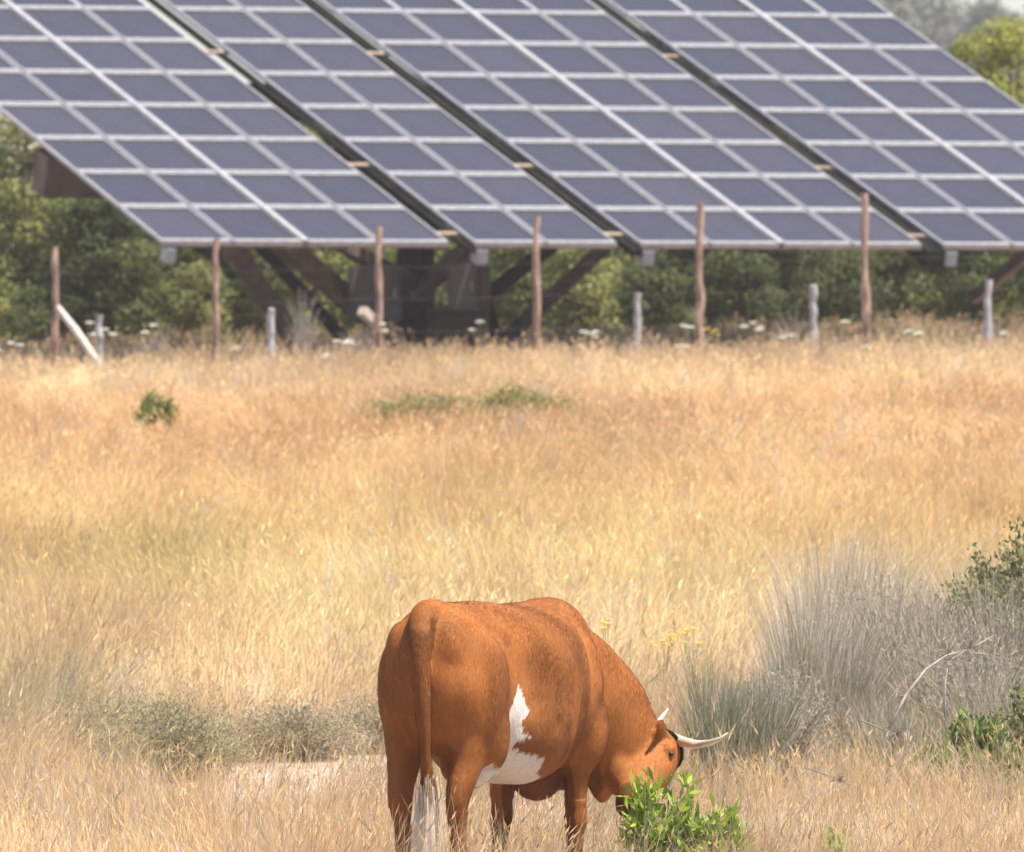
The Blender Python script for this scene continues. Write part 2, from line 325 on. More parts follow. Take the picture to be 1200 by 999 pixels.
# low bushes in the shade at the foot of the row
def bush(name, x, y, top, rx, ry, label, cols, seed, leaf=.03, nclump=40, per=150, group=None, twigs=20, cat='bush', elong=.35, flat=.0, sw=1.0):
    """a low bush: thin stems fan out of the root and carry small leaves"""
    r = np.random.default_rng(seed); z0 = float(g(x, y)); root = thing(name, (x, y, z0), label, cat, group)
    th = r.uniform(0, 2 * math.pi, nclump); rr = r.uniform(0, 1, nclump) ** .5
    ex = np.cos(th) * rr * rx; ey = np.sin(th) * rr * ry; ez = top * (r.uniform(.45, 1, nclump)) * (1 - (.5 - flat) * rr ** 2)
    tips = np.stack([ex, ey, ez], 1); bm = bmesh.new()
    for k in range(min(nclump, twigs * 3)):
        e_ = tips[k]; m_ = (e_[0] * .35, e_[1] * .35, e_[2] * .55)
        tube_bm(bm, [(e_[0] * .1, e_[1] * .1, -.02), m_, tuple(e_)], [.006 * sw, .0045 * sw, .002 * sw], 4)
    link('stems', bm_mesh('stems', bm), M_TWIG, root)
    cid = np.repeat(np.arange(nclump), per); m = len(cid); tt = r.uniform(.25, 1.02, m)[:, None]
    e_ = tips[cid]; B = np.stack([e_[:, 0] * .1, e_[:, 1] * .1, np.zeros(m)], 1); Mm = np.stack([e_[:, 0] * .35, e_[:, 1] * .35, e_[:, 2] * .55], 1)
    P = (1 - tt) ** 2 * B + 2 * tt * (1 - tt) * Mm + tt ** 2 * e_
    P += r.normal(0, .018 + .02 * (rx > .4), (m, 3)); P[:, 2] = np.maximum(P[:, 2], .01)
    ax = unit(e_ - B); D = unit(ax * .8 + r.normal(0, .55, (m, 3)))
    a, b = np.array(cols[0]), np.array(cols[1]); tone = np.clip(r.uniform(0, 1, nclump)[cid] * .6 + r.uniform(0, .5, m), 0, 1)[:, None]
    c = (a * tone + b * (1 - tone)) * r.uniform(.8, 1.2, m)[:, None]
    L = leaf * r.uniform(.6, 1.4, m); V, F, C = leaf_quads(P, D, L, L * elong, c)
    link('leaves', np_mesh('leaves', V, F, C), M_LEAF, root)
    return root
SG = ((.42, .37, .22), (.25, .23, .13)); BR = ((.46, .38, .24), (.30, .245, .155)); GB = ((.40, .48, .08), (.17, .27, .05)); OG = ((.28, .28, .12), (.14, .14, .07))
bush('silvery_bush', -1.72, 84.5, .45, .46, .5, 'silvery grey green bush left of the bare dirt, the widest one on the left', SG, 3, .02, 130, 240, elong=.3)
bush('silvery_bush', -2.10, 86.5, .40, .42, .3, 'smaller silvery bush touching the left side of the wide grey green bush', SG, 4, .018, 80, 200, elong=.3)
bush('silvery_bush', -2.28, 78.0, .20, .3, .3, 'low faded grey green growth at lower left in front of the silvery bushes', SG, 44, .016, 35, 90, elong=.3)
bush('dry_bush', -1.15, 86.8, .31, .46, .5, 'low dry brown bush between the silvery bush and the bare dirt', BR, 5, .018, 120, 190, elong=.3)
bush('dry_bush', -.70, 87.6, .33, .42, .3, 'dry brown bush just left of the cow beside her hind legs', BR, 6, .018, 100, 180, elong=.3)
bush('dry_bush', -2.68, 88, .30, .2, .3, 'small dry brown bush at the left edge of the picture', BR, 7, .016, 40, 130, elong=.3)
bush('leafy_bush', .64, 70.35, .68, .22, .14, 'bright green leafy bush the cow is grazing at, in front of her head', GB, 8, .065, 44, 60, elong=.28)
bush('leafy_bush', .86, 70.3, .56, .17, .12, 'low bright green bush right of the one hiding the cow muzzle', GB, 9, .06, 26, 46, elong=.28)
bush('silvery_bush', .14, 73.6, .30, .22, .2, 'low grey green weed behind the cow legs under her belly', SG, 46, .018, 40, 110, elong=.3)
bush('leafy_sprig', .98, 72.5, .34, .05, .05, 'single thin green sprig standing right of the grazed bush', OG, 47, .035, 5, 26, elong=.3)
bush('leafy_sprig', 1.46, 74.3, .24, .10, .10, 'small green sprig at the bottom edge below the reeds', GB, 10, .035, 14, 36, elong=.3)
bush('leafy_bush', 2.24, 82.0, .45, .30, .3, 'mid green leafy bush at lower right in front of the grey reeds', ((.27, .33, .09), (.12, .16, .05)), 12, .038, 70, 110, elong=.4)
bush('leafy_bush', 2.64, 82.8, .66, .30, .3, 'green leafy bush at the right edge, lower of the two there', OG, 13, .034, 80, 150, elong=.4)
bush('evergreen_bush', 2.78, 87.6, 1.22, .62, .5, 'tall dark evergreen bush at the right edge above the reeds', OG, 14, .032, 220, 420, elong=.45, twigs=40, flat=.05)
bush('evergreen_bush', 2.15, 89.5, .74, .26, .4, 'olive evergreen bush growing through the reeds left of the tall one', OG, 15, .03, 120, 300, elong=.45)
TW = ((.50, .43, .32), (.27, .24, .16))
for q, (x_, y_, tp_, rx_, lb_) in enumerate([(1.35, 83.2, .62, .3, 'tangled pale dry brush low in front of the tallest reeds'), (1.95, 86.5, 1.0, .5, 'tangled grey dry brush between the tallest reeds and the evergreen bushes'), (2.35, 84.0, .85, .45, 'tangled grey dry brush around the arching dead branches'), (2.75, 86.5, 1.05, .5, 'pale tangled dry brush under the evergreen bush at the right edge'), (2.9, 83.8, .8, .35, 'dry brush cut by the right edge of the picture')]):
    bush('dry_brush', x_, y_, tp_, rx_, .5, lb_, TW, 300 + q, .03, 170, 70, 'dry brush among the reeds', twigs=60, elong=.14, flat=.25, sw=.55)
bush('green_tuft', -3.68, 172, .48, .26, .3, 'small round green tuft alone in the far left of the field', ((.30, .32, .10), (.18, .2, .07)), 16, .05, 60, 140, elong=.35)
bush('green_mat', -.85, 173, .42, .72, .5, 'left part of the low green mat of weeds in the far field', ((.38, .34, .14), (.26, .23, .10)), 17, .05, 130, 150, elong=.3, flat=.15)
bush('green_mat', .05, 173.5, .46, .72, .5, 'right part of the low green mat of weeds in the far field', ((.36, .34, .12), (.24, .22, .08)), 18, .05, 130, 150, elong=.3, flat=.1)
GS = ((.34, .29, .24), (.22, .18, .15))
for i, (px, d_, hh, lb) in enumerate([(355, 217, 1.15, 'bare grey brown twiggy shrub under the left array struts'), (185, 218, .72, 'dry pinkish shrub between the first two rusty posts'),
        (930, 215, .85, 'bare twiggy shrub beside the fourth grey stake'), (960, 200, .72, 'thin dark dead weed standing alone above the field grass at right'), (420, 216, .7, 'dry weed at the foot of the left control cabinet')]):
    bush('dry_shrub', (px - 600) * d_ / FPX, d_, hh, .12 if i == 3 else .34, .3, lb, GS, 70 + i, .03, 26 if i == 3 else 34, 30, elong=.25, twigs=30)

# ------------------------------------------------------------------ reeds at the right
def reeds(x, y, rx, ry, hmax, n, ca, cb, label, seed, lean=(.05, 0), dense=.1):
    n = int(n * 1.4); r = np.random.default_rng(seed); z0 = float(g(x, y)); root = thing('reed_clump', (x, y, z0), label, 'reeds', 'dry reed clumps beside the cow')
    th = r.uniform(0, 2 * math.pi, n); rr = r.uniform(0, 1, n) ** .55
    px = np.cos(th) * rr * rx; py = np.sin(th) * rr * ry
    h = hmax * (.45 + .55 * vnoise(px * 5 + seed, py * 2, seed)) * r.uniform(.6, 1.08, n) * (1 - .25 * rr ** 2)
    P = np.stack([px, py, np.full(n, -.02)], 1); L = np.stack([px / rx * .12, py / ry * .1], 1) + r.normal(0, .16, (n, 2)) + np.array(lean)
    t_ = r.uniform(0, 1, n)[:, None]; c = (np.array(ca) * t_ + np.array(cb) * (1 - t_)) * r.uniform(.7, 1.25, n)[:, None]
    gn = r.random(n) < .13; c[gn] = np.array([.22, .25, .10]) * r.uniform(.7, 1.3, gn.sum())[:, None]
    pl = r.random(n) < .10; c[pl] = np.array([.60, .53, .42]) * r.uniform(.8, 1.15, pl.sum())[:, None]
    V, F, C, tips = blades(P, h, L, r.uniform(.003, .0068, n), c * 1.12, segs=4, bendpow=1.6)
    o = link('stalks', np_mesh('stalks', V, F, C), M_REED, root); o['kind'] = 'stuff'
    return root
GYR = (.60, .50, .37); DK = (.19, .175, .12); MV = (.62, .50, .37)
reeds(1.11, 82.5, .20, .35, .92, 1500, (.25, .245, .16), DK, 'tall grey green reed clump nearest the tip of the cow horn', 31)
reeds(1.50, 84.5, .30, .6, 1.14, 2800, GYR, (.26, .23, .17), 'pale grey reed clump second from the left behind the cow horn', 32)
reeds(1.78, 88.5, 0.42, .9, 1.36, 3800, MV, GYR, 'tallest mauve grey reed clump in the middle of the reeds', 33)
reeds(2.02, 84.0, .34, .5, .74, 2400, GYR, (.25, .22, .16), 'shorter grey reed clump in front of the tall mauve clump', 34, (-.05, 0))
reeds(2.55, 88.0, 0.5, .8, 1.28, 3600, MV, GYR, 'tall pale reed clump before the tall evergreen bush', 39, (-.05, 0))
reeds(2.35, 86.5, 0.42, .8, 1.12, 3000, MV, (.24, .21, .15), 'grey reed clump surrounding the arching dead branches', 35, (-.1, 0))
reeds(2.10, 82.3, .30, .4, .66, 2000, (.36, .31, .22), (.24, .21, .14), 'low brownish reed clump at the foot of the arching dead branch', 37, (-.05, 0))
reeds(2.55, 83.6, .32, .4, .74, 2200, GYR, (.27, .24, .16), 'grey brown reed clump between the green bush and the right edge', 38, (-.1, 0))
reeds(2.80, 85.0, 0.40, .7, 1.05, 2800, GYR, (.24, .22, .14), 'grey reed clump at the right edge below the evergreen bush', 36, (-.12, 0))

# dead branches arching over the reeds
def branch(pts_px, d_, rad, label):
    P = [((u - 600) * dd / FPX, dd, H - (v - 119) * dd / FPX) for (u, v), dd in zip(pts_px, [d_ + .12 * i for i in range(len(pts_px))])]
    o0 = Vector(P[0]); bm = bmesh.new(); L = [Vector(q) - o0 for q in P]; n = len(L)
    rad *= .62; tube_bm(bm, L, [rad * (1 - .75 * i / (n - 1)) for i in range(n)], 6)
    for k in range(22):
        i = 1 + k % (n - 2); d = Vector((random.uniform(-.12, .12), random.uniform(-.05, .05), random.uniform(-.10, .13)))
        tube_bm(bm, [L[i], L[i] + d * .55, L[i] + d + Vector((.01, 0, .02))], [rad * .35, rad * .22, rad * .1], 4)
    o = link('dead_branch', bm_mesh('dead_branch', bm, True), M_TWIG); o.location = o0
    return tag(o, label, 'branch', 'dead branches in the reeds')
branch([(1042, 855), (1062, 815), (1085, 785), (1110, 768), (1135, 762), (1165, 745)], 80.6, .014, 'grey dead branch arching over the reeds, the thickest one')
branch([(1108, 840), (1108, 800), (1112, 775), (1130, 764), (1160, 768), (1178, 785)], 80.8, .010, 'pale dead branch with an upright lit stem right of the arching one')
branch([(1010, 845), (1050, 862), (1075, 885)], 79.8, .007, 'thin pale stick leaning low across the front of the reeds')
branch([(945, 900), (985, 915), (1020, 932)], 77.5, .005, 'thin fallen stick lying in straw below the reeds')
branch([(150, 790), (165, 770), (185, 762), (200, 752)], 86.0, .004, 'thin bent weed stem above the silvery bush at left')

# yellow flowers, white umbels
def flower_plant(name, x, y, hgt, spread, nst, fr, mcol, label, cat, group, seed, umbel=False):
    r = random.Random(seed); root = thing(name, (x, y, float(g(x, y))), label, cat, group); bm = bmesh.new()
    for k in range(nst):
        fb = bmesh.new()
        ex, ey, ez = r.uniform(-spread, spread), r.uniform(-spread, spread), hgt * r.uniform(.8, 1)
        tube_bm(bm, [(0, 0, -.02), (ex * .4, ey * .4, ez * .6), (ex, ey, ez)], [.004, .003, .002], 4)
        q = 22 if umbel else 7
        for j in range(q):
            a = r.uniform(0, 6.28); rr = fr * math.sqrt(r.random()); c = Vector((ex + rr * math.cos(a), ey + rr * math.sin(a), ez + (.25 * fr * (1 - (rr / fr) ** 2) if umbel else r.uniform(-.3, .3) * fr)))
            s = fr * (.22 if umbel else .45)
            bmesh.ops.create_icosphere(fb, subdivisions=1, radius=s, matrix=Matrix.Translation(c) @ Matrix.Diagonal((1, 1, .6, 1)))
            if umbel: tube_bm(bm, [(ex, ey, ez - fr * .8), tuple(c)], [.002, .0015], 3)
        link('flower_head', bm_mesh('flower_head', fb), mcol, root)
    link('stem', bm_mesh('stem', bm), M_WEED, root)
    return root
M_WEED = surf('weed_stem', (.24, .24, .10), (.36, .33, .16), 10); M_YEL = surf('yellow_petals', (.62, .45, .05), (.75, .58, .08), 30, .6, 0); M_WHT = surf('cream_petals', (.55, .54, .42), (.72, .70, .60), 30, .7, 0)
yel = [(812, 745, 96, .10, 6, 'yellow wildflowers between the cow back and the reeds, the rightmost sprays'), (778, 752, 95, .09, 5, 'yellow wildflowers right of the cow withers, nearest the cow head'),
 (712, 735, 94, .04, 3, 'pair of yellow flowers touching the outline of the cow neck')]
for i, (px, py, d_, sp, ns, lb) in enumerate(yel):
    flower_plant('yellow_wildflower', (px - 600) * d_ / FPX, d_, H - (py - 14 - 119) * d_ / FPX, sp, ns, .019, M_YEL, lb, 'flower', 'yellow wildflowers', 80 + i)
flower_plant('yellow_wildflower', (1043 - 600) * 172 / FPX, 172, .66, .17, 8, .022, M_YEL, 'faded yellow flower plant in the far field at right, below the last posts', 'flower', 'yellow wildflowers', 90)
flower_plant('yellow_wildflower', (833 - 600) * 205 / FPX, 205, .62, .10, 5, .024, M_YEL, 'tiny yellow flowers at the foot of the fifth rusty post', 'flower', 'yellow wildflowers', 91)
um = [(405, 398, 'white flower heads at the foot of the third rusty post, lower left'), (447, 380, 'cream flower head just right of the third rusty post'), (560, 377, 'flower head in front of the right control cabinet'), (8, 402, 'white flower head at the left edge by the grass top'),
 (172, 378, 'cream flower head in the gap left of the second rusty post'), (376, 415, 'low white flower head left of the third post'), (690, 385, 'faded flower head right of the fourth rusty post'), (805, 382, 'white flower head just left of the fifth rusty post'),
 (802, 405, 'low white flower head at the foot of the fifth post'), (878, 378, 'cream flower head between the fifth post and the twiggy shrub'), (918, 392, 'cream flower head left of the fourth grey stake'), (985, 377, 'large cream flower head right of the fourth grey stake'),
 (1064, 387, 'white flower head right of the sixth rusty post'), (1020, 405, 'white flower head at the base of the sixth rusty post'), (1180, 388, 'cream flower head beside the last grey stake'), (120, 378, 'small flower head beside the first grey stake')]
for i, (px, py, lb) in enumerate(um):
    d_ = 207 + (i * 7 % 5); x = (px - 600) * d_ / FPX
    flower_plant('umbel_flower', x, d_, H - (py - 119) * d_ / FPX - float(g(x, d_)), .09 if i % 3 else .16, 2 if i % 3 else 4, .055, M_WHT, lb, 'flower', 'cream umbel flowers along the fence', 100 + i, True)

# ------------------------------------------------------------------ fence and stakes
def rough_post(h, r0, r1, seed, lean=0):
    rr = random.Random(seed); bm = bmesh.new(); n = 9; P = []; Rr = []
    for i in range(n + 1):
        t_ = i / n; P.append((rr.uniform(-.014, .014) + lean * t_, rr.uniform(-.014, .014), -.1 + (h + .1) * t_)); Rr.append((r0 + (r1 - r0) * t_) * rr.uniform(.74, 1.2))
    tube_bm(bm, P, Rr, 8); return bm_mesh('post', bm)
FD = 213.0; fence = thing('wire_fence', (-5.8, FD, 0), 'wire fence of tall rusty posts with a pale diagonal brace before the array', 'fence')
tops = [(65, 290), (252, 280), (443, 266), (628, 254), (820, 238), (1015, 227), (1210, 215), (-125, 296)]
PP = []
for i, (px, py) in enumerate(tops):
    x = (px - 600) * FD / FPX; zt = H - (py - 119) * FD / FPX; zg = float(g(x, FD)); PP.append((x, zt, zg))
    o = link('post', rough_post(zt - zg, .058, .042, 200 + i, random.uniform(-.03, .03)), M_RUST, fence); o.location = (x + 5.8, 0, zg)
PP.sort()
for f_ in (.35, .62, .88):
    bm = bmesh.new(); pts = []
    for (a, b) in zip(PP, PP[1:]):
        for k in range(4):
            t_ = k / 4; pts.append((a[0] + (b[0] - a[0]) * t_ + 5.8, -.06, a[2] * (1 - t_) + b[2] * t_ + f_ * 1.55 - .03 * math.sin(math.pi * t_)))
    tube_bm(bm, pts, [.002] * len(pts), 4); link('wire', bm_mesh('wire', bm), M_WIRE, fence)
def S3(px, py, d_): return Vector(((px - 600) * d_ / FPX, d_, H - (py - 119) * d_ / FPX))
bm = bmesh.new(); a, b = S3(68, 361, FD - .1) - Vector((-5.8, FD, 0)), S3(130, 446, FD - 1.2) - Vector((-5.8, FD, 0))
tube_bm(bm, [a, (a * 2 + b) / 3 + Vector((.01, 0, .01)), (a + b * 2) / 3, b], [.042, .05, .046, .05], 8); link('brace', bm_mesh('brace', bm), M_PALEWOOD, fence)
sk_ = [(116, 369, 'weathered grey stake right of the pale diagonal brace'), (318, 362, 'weathered grey stake between the second and third rusty posts'), (747, 344, 'weathered grey stake between the fourth and fifth rusty posts'),
       (953, 334, 'weathered grey stake beside the bare twiggy shrub, left of the sixth post'), (1158, 328, 'weathered grey stake near the right edge, the tallest of the grey ones'), (540, 352, 'weathered grey stake hidden in shade by the lower cabinet')]
for i, (px, py, lb) in enumerate(sk_):
    if i == 5: continue
    d_ = 216.0; x = (px - 600) * d_ / FPX; zg = float(g(x, d_)); o = link('stake', rough_post(H - (py - 119) * d_ / FPX - zg, .062, .045, 230 + i), M_STAKE); o.location = (x, d_, zg)
    tag(o, lb, 'stake', 'short grey stakes behind the fence')

# ------------------------------------------------------------------ solar tracker
TA, TT, ROLL = .385, .2715, .0081; TY = 219.0; TX, TZ = -4.60, 1.585
rv = Vector((math.cos(TA), math.sin(TA), 0)); tv = Vector((-math.sin(TA) * math.cos(TT), math.cos(TA) * math.cos(TT), math.sin(TT)))
RM = Matrix.Rotation(ROLL, 3, 'Y'); rv = RM @ rv; tv = RM @ tv; nv = rv.cross(tv).normalized()
def rpos(px): return ((px - 600) * TY - FPX * TX) / (FPX * math.cos(TA) - (px - 600) * math.sin(TA))
MR = Matrix((rv, tv, nv)).transposed()       # panel frame -> world
root = thing('solar_array', (TX, TY, 0), 'large tilted solar array of grey blue panels on a steel frame behind the fence', 'solar array')
OFF = Vector((0, 0, TZ))
def pf_place(o, r, t, nn): o.location = OFF + rv * r + tv * t + nv * nn; o.rotation_euler = MR.to_euler()
def box(bm, x0, x1, y0, y1, z0, z1):
    v = [bm.verts.new((x, y, z)) for z in (z0, z1) for y in (y0, y1) for x in (x0, x1)]
    for q in ((0, 2, 3, 1), (4, 5, 7, 6), (0, 1, 5, 4), (1, 3, 7, 5), (3, 2, 6, 7), (2, 0, 4, 6)): bm.faces.new([v[i] for i in q])
LROW = 1.655
gmt, t, p = mat('solar_glass'); n = t.nodes; tc = n.new('ShaderNodeTexCoord')
sp = n.new('ShaderNodeSeparateXYZ'); t.links.new(tc.outputs['Object'], sp.inputs[0])
def mth(op, a, b=None):
    m_ = n.new('ShaderNodeMath'); m_.operation = op
    for i, q in enumerate((a, b)):
        if q is None: continue
        if isinstance(q, (int, float)): m_.inputs[i].default_value = q
        else: t.links.new(q, m_.inputs[i])
    return m_.outputs[0]
fx = mth('ABSOLUTE', mth('SUBTRACT', mth('FRACT', mth('MULTIPLY', sp.outputs['X'], 6.35)), .5)); fy = mth('ABSOLUTE', mth('SUBTRACT', mth('FRACT', mth('MULTIPLY', sp.outputs['Y'], 6.35)), .5))
ln = mth('GREATER_THAN', mth('MAXIMUM', fx, fy), .475)
no = n.new('ShaderNodeTexNoise'); no.inputs['Scale'].default_value = 3; t.links.new(tc.outputs['Object'], no.inputs['Vector'])
rc = n.new('ShaderNodeValToRGB'); rc.color_ramp.elements[0].color = (.032, .026, .028, 1); rc.color_ramp.elements[1].color = (.050, .042, .044, 1); t.links.new(no.outputs[0], rc.inputs[0])
mm = n.new('ShaderNodeMixRGB'); t.links.new(ln, mm.inputs[0]); t.links.new(rc.outputs[0], mm.inputs[1]); mm.inputs[2].default_value = (.09, .09, .10, 1)
oi = n.new('ShaderNodeObjectInfo'); hv = n.new('ShaderNodeHueSaturation'); t.links.new(mth('ADD', mth('MULTIPLY', oi.outputs['Random'], .26), .85), hv.inputs['Value'])
t.links.new(mm.outputs[0], hv.inputs['Color']); t.links.new(hv.outputs[0], p.inputs['Base Color'])
nd = n.new('ShaderNodeTexNoise'); nd.inputs['Scale'].default_value = 1.4; nd.inputs['Detail'].default_value = 5; mpd = n.new('ShaderNodeMapping'); mpd.inputs['Scale'].default_value = (3, .6, 1)
t.links.new(tc.outputs['Object'], mpd.inputs[0]); t.links.new(mpd.outputs[0], nd.inputs['Vector']); t.links.new(mth('ADD', mth('MULTIPLY', nd.outputs[0], .22), .2), p.inputs['Roughness']); p.inputs['Roughness'].default_value = .3; p.inputs['Specular Tint'].default_value = (1, .89, .77, 1)
pane = {}
def module(wd):
    key = round(wd, 3)
    if key not in pane:
        bm = bmesh.new(); box(bm, .03, wd - .03, .03, LROW - .045, -.03, 0); a = bm_mesh('glass', bm)
        bm = bmesh.new(); fw = .042
        box(bm, .020, fw + .006, .012, LROW - .012, -.035, .018); box(bm, wd - fw - .006, wd - .020, .012, LROW - .012, -.035, .018)
        box(bm, fw, wd - fw, .012, .10, -.035, .024); box(bm, fw, wd - fw, LROW - .085, LROW - .012, -.035, .022)
        b = bm_mesh('frame', bm); a.materials.append(gmt); b.materials.append(M_ALU); pane[key] = (a, b)
    return pane[key]
NR = 8; sections = [(190, 527, 4), (556, 725, 2), (751, 1081, 4), (1106, 1432, 4)]; rest = []
edges = []
for (pa, pb, nc) in sections:
    r0, r1 = rpos(pa), rpos(pb); wd = (r1 - r0) / nc; edges.append((r0, r1))
    for c_ in range(nc):
        for j in range(NR):
            off = 0.0
            if nc == 4: off = -.012 if c_ < 2 else .012
            a, b = module(wd)
            if j == NR - 1 and not (nc == 2):
                rest.append((r0 + c_ * wd + off, j * LROW, wd)); continue
            o = link('solar_panel', a, None, root); pf_place(o, r0 + c_ * wd + off, j * LROW, 0)
            link('frame', b, None, o)
bm = bmesh.new(); fm = bmesh.new()
for (r_, t_, wd) in rest:
    box(bm, r_ + .03, r_ + wd - .03, t_ + .03, t_ + LROW - .045, -.03, 0)
    fw = .042
    for q in ((.008, fw, .012, LROW - .012, .018), (wd - fw, wd - .008, .012, LROW - .012, .018), (fw, wd - fw, .012, .085, .022), (fw, wd - fw, LROW - .075, LROW - .012, .022)):
        box(fm, r_ + q[0], r_ + q[1], t_ + q[2], t_ + q[3], -.035, q[4])
o = link('solar_panel', bm_mesh('top_row', bm), gmt, root); pf_place(o, 0, 0, 0); o['kind'] = 'stuff'
link('frame', bm_mesh('top_frames', fm), M_ALU, o)
def pbox(name, m, r0, r1, t0, t1, n0, n1):
    bm = bmesh.new(); box(bm, 0, r1 - r0, 0, t1 - t0, n0, n1); o = link(name, bm_mesh(name, bm), m, root); pf_place(o, r0, t0, 0); return o
TL = NR * LROW
# pale middle rail of each four-wide section, rafters in the gaps, purlins across
for k, (r0, r1) in enumerate(edges):
    if k != 1: mid = (r0 + r1) / 2; pbox('cover_rail', M_ALU, mid - .042, mid + .042, .0, TL, .024, .04)
    pbox('rafter', M_DARK, r0 - (.22, .07, .12, .24)[k] if k else r0 + .75, r0 + (.95 if k == 0 else .03), (.2 if k == 0 else -.02), TL, (-.30, -.12, -.16, -.28)[k], -.07)
    pbox('rafter_foot', M_GALV, r0 + (.06 if k == 0 else .03), r0 + .19, -.06, .16, -.27, -.08)
    pbox('edge_rail', M_STEEL, r0 + .01, r1 - .01, -.012, .03, -.062, -.037)
for t_ in (.4, 2.4, 5.8): pbox('purlin', M_BRACKET, edges[0][0] + .15, edges[3][1] - .15, t_ * LROW - .06, t_ * LROW + .06, -.068, -.04)
pbox('main_beam', M_STEEL, .30, edges[3][1] - .3, 5.15, 5.65, -.88, -.31)
pbox('main_beam', M_STEEL, 1.2, edges[3][1] - 1.2, 8.6, 8.95, -.75, -.31)
# pedestal, cabinets and struts
ro = Vector((TX, TY, 0))
def beam(name, a, b, w_, m, parent=root):
    a, b = Vector(a) - ro, Vector(b) - ro; d = (b - a); bm = bmesh.new(); box(bm, -w_ / 2, w_ / 2, -w_ / 2, w_ / 2, 0, d.length)
    o = link(name, bm_mesh(name, bm), m, parent); o.location = a; o.rotation_euler = d.to_track_quat('Z', 'Y').to_euler(); return o
cx, cy = S3(487, 300, 226).x, 226.0
bm = bmesh.new(); tube_bm(bm, [(0, 0, -.3), (0, 0, .25), (0, 0, .3), (0, 0, 1.55), (0, 0, 1.6), (0, 0, 2.3)], [.42, .42, .27, .25, .34, .34], 20)
o = link('pedestal', bm_mesh('pedestal', bm), M_DARK, root); o.location = Vector((cx, cy, 0)) - ro
def cab(px0, py0, px1, py1, d_, dep, m, door=True, name='control_cabinet'):
    a, b = S3(px0, py1, d_), S3(px1, py0, d_); bm = bmesh.new(); W, Hh = b.x - a.x, b.z - a.z; box(bm, 0, W, 0, dep, 0, Hh)
    bmesh.ops.bevel(bm, geom=bm.edges[:], offset=.015, segments=2, affect='EDGES')
    o = link(name, bm_mesh(name, bm), m, root); o.location = a - ro
    if door:
        bm = bmesh.new(); box(bm, .04, W - .04, -.018, -.003, .04, Hh - .04); d = link('door', bm_mesh('door', bm), m, o)
        bm = bmesh.new(); box(bm, W - .10, W - .07, -.04, -.02, Hh * .42, Hh * .6); link('handle', bm_mesh('handle', bm), M_GALV, d)
    return o
cab(408, 312, 470, 376, 223.5, .3, M_CAB); cab(524, 308, 560, 364, 223, .35, M_CAB); cab(561, 309, 575, 366, 222.96, .35, M_CABB, False)
cab(500, 364, 572, 432, 224.4, .8, M_CABB, False, 'base_housing')
for (a, b, d0, d1, w_, m) in [((272, 286), (345, 400), 222, 224, .20, M_STEEL), ((325, 280), (432, 372), 222.5, 224.5, .24, M_STEEL), ((390, 282), (490, 335), 223, 225.6, .17, M_STEEL),
        ((560, 280), (488, 345), 223.5, 225.6, .19, M_STEEL), ((655, 282), (500, 400), 225, 226, .17, M_DARK), ((715, 284), (590, 400), 226, 226.5, .17, M_STEEL), ((1215, 290), (1140, 350), 230, 231, .15, M_STEEL)]:
    beam('strut', S3(*a, d0), S3(*b, d1), w_, m)
beam('strut', S3(424, 364, 222.6), S3(446, 384, 222.9), .12, M_PALEWOOD)['label'] = 'short strut end coloured pale as if sunlit'  # sunlit look of this strut end comes from its pale colour
for q in (-.33, .36):   # legs carrying the far side
    beam('strut', (cx + q * 3, 227.5, .2), ro + OFF + rv * (5 + q * 6) + tv * 8.7 - nv * .7, .16, M_DARK)

# ------------------------------------------------------------------ the cow
HD = R(24); F2 = (math.sin(HD), math.cos(HD))
cow = thing('cow', (-.055, 70.64, -.035), 'reddish brown horned cow with a white belly patch, grazing head down, seen from behind', 'cow', rz=R(90) - HD)
def loft(bm, rings, n=20):
    """rings: (centre, u, v, ru, rv, e) closed superellipse sections"""
    R_ = []
    for (c, u, v, ru, rvv, *e) in rings:
        e = e[0] if e else 1.0; c, u, v = Vector(c), Vector(u), Vector(v); q = []
        for k in range(n):
            a = 2 * math.pi * k / n; ca, sa = math.cos(a), math.sin(a)
            q.append(bm.verts.new(c + u * ru * math.copysign(abs(ca) ** e, ca) + v * rvv * math.copysign(abs(sa) ** e, sa)))
        R_.append(q)
    for a, b in zip(R_, R_[1:]):
        for k in range(n): bm.faces.new((a[k], a[(k + 1) % n], b[(k + 1) % n], b[k]))
    bm.faces.new(R_[0][::-1]); bm.faces.new(R_[-1])
def ell(bm, c, r, rot=None):
    m_ = Matrix.Translation(c) @ (rot.to_4x4() if rot else Matrix.Identity(4)) @ Matrix.Diagonal((*r, 1))
    bmesh.ops.create_icosphere(bm, subdivisions=3, radius=1, matrix=m_)
CI = Matrix.Rotation(HD - R(90), 3, 'Z'); CO = Vector((-.055, 70.64, -.035))
POLL = tuple(CI @ (S3(784, 880, 71.47) - CO)); MUZ = tuple(CI @ (S3(742, 940, 71.15) - CO)); FACE = tuple(CI @ Vector((.9, -.1, -.25)))
EX, EY, EZ = (1, 0, 0), (0, 1, 0), (0, 0, 1)
def interp_rings(rows, sub=3):
    out = []; rows = np.array(rows, float); n = len(rows)
    for i in range(n - 1):
        p0, p1, p2, p3 = rows[max(i - 1, 0)], rows[i], rows[i + 1], rows[min(i + 2, n - 1)]
        for s_ in range(sub):
            t_ = s_ / sub; out.append(.5 * ((2 * p1) + (-p0 + p2) * t_ + (2 * p0 - 5 * p1 + 4 * p2 - p3) * t_ ** 2 + (-p0 + 3 * p1 - 3 * p2 + p3) * t_ ** 3))
    out.append(rows[-1]); return out
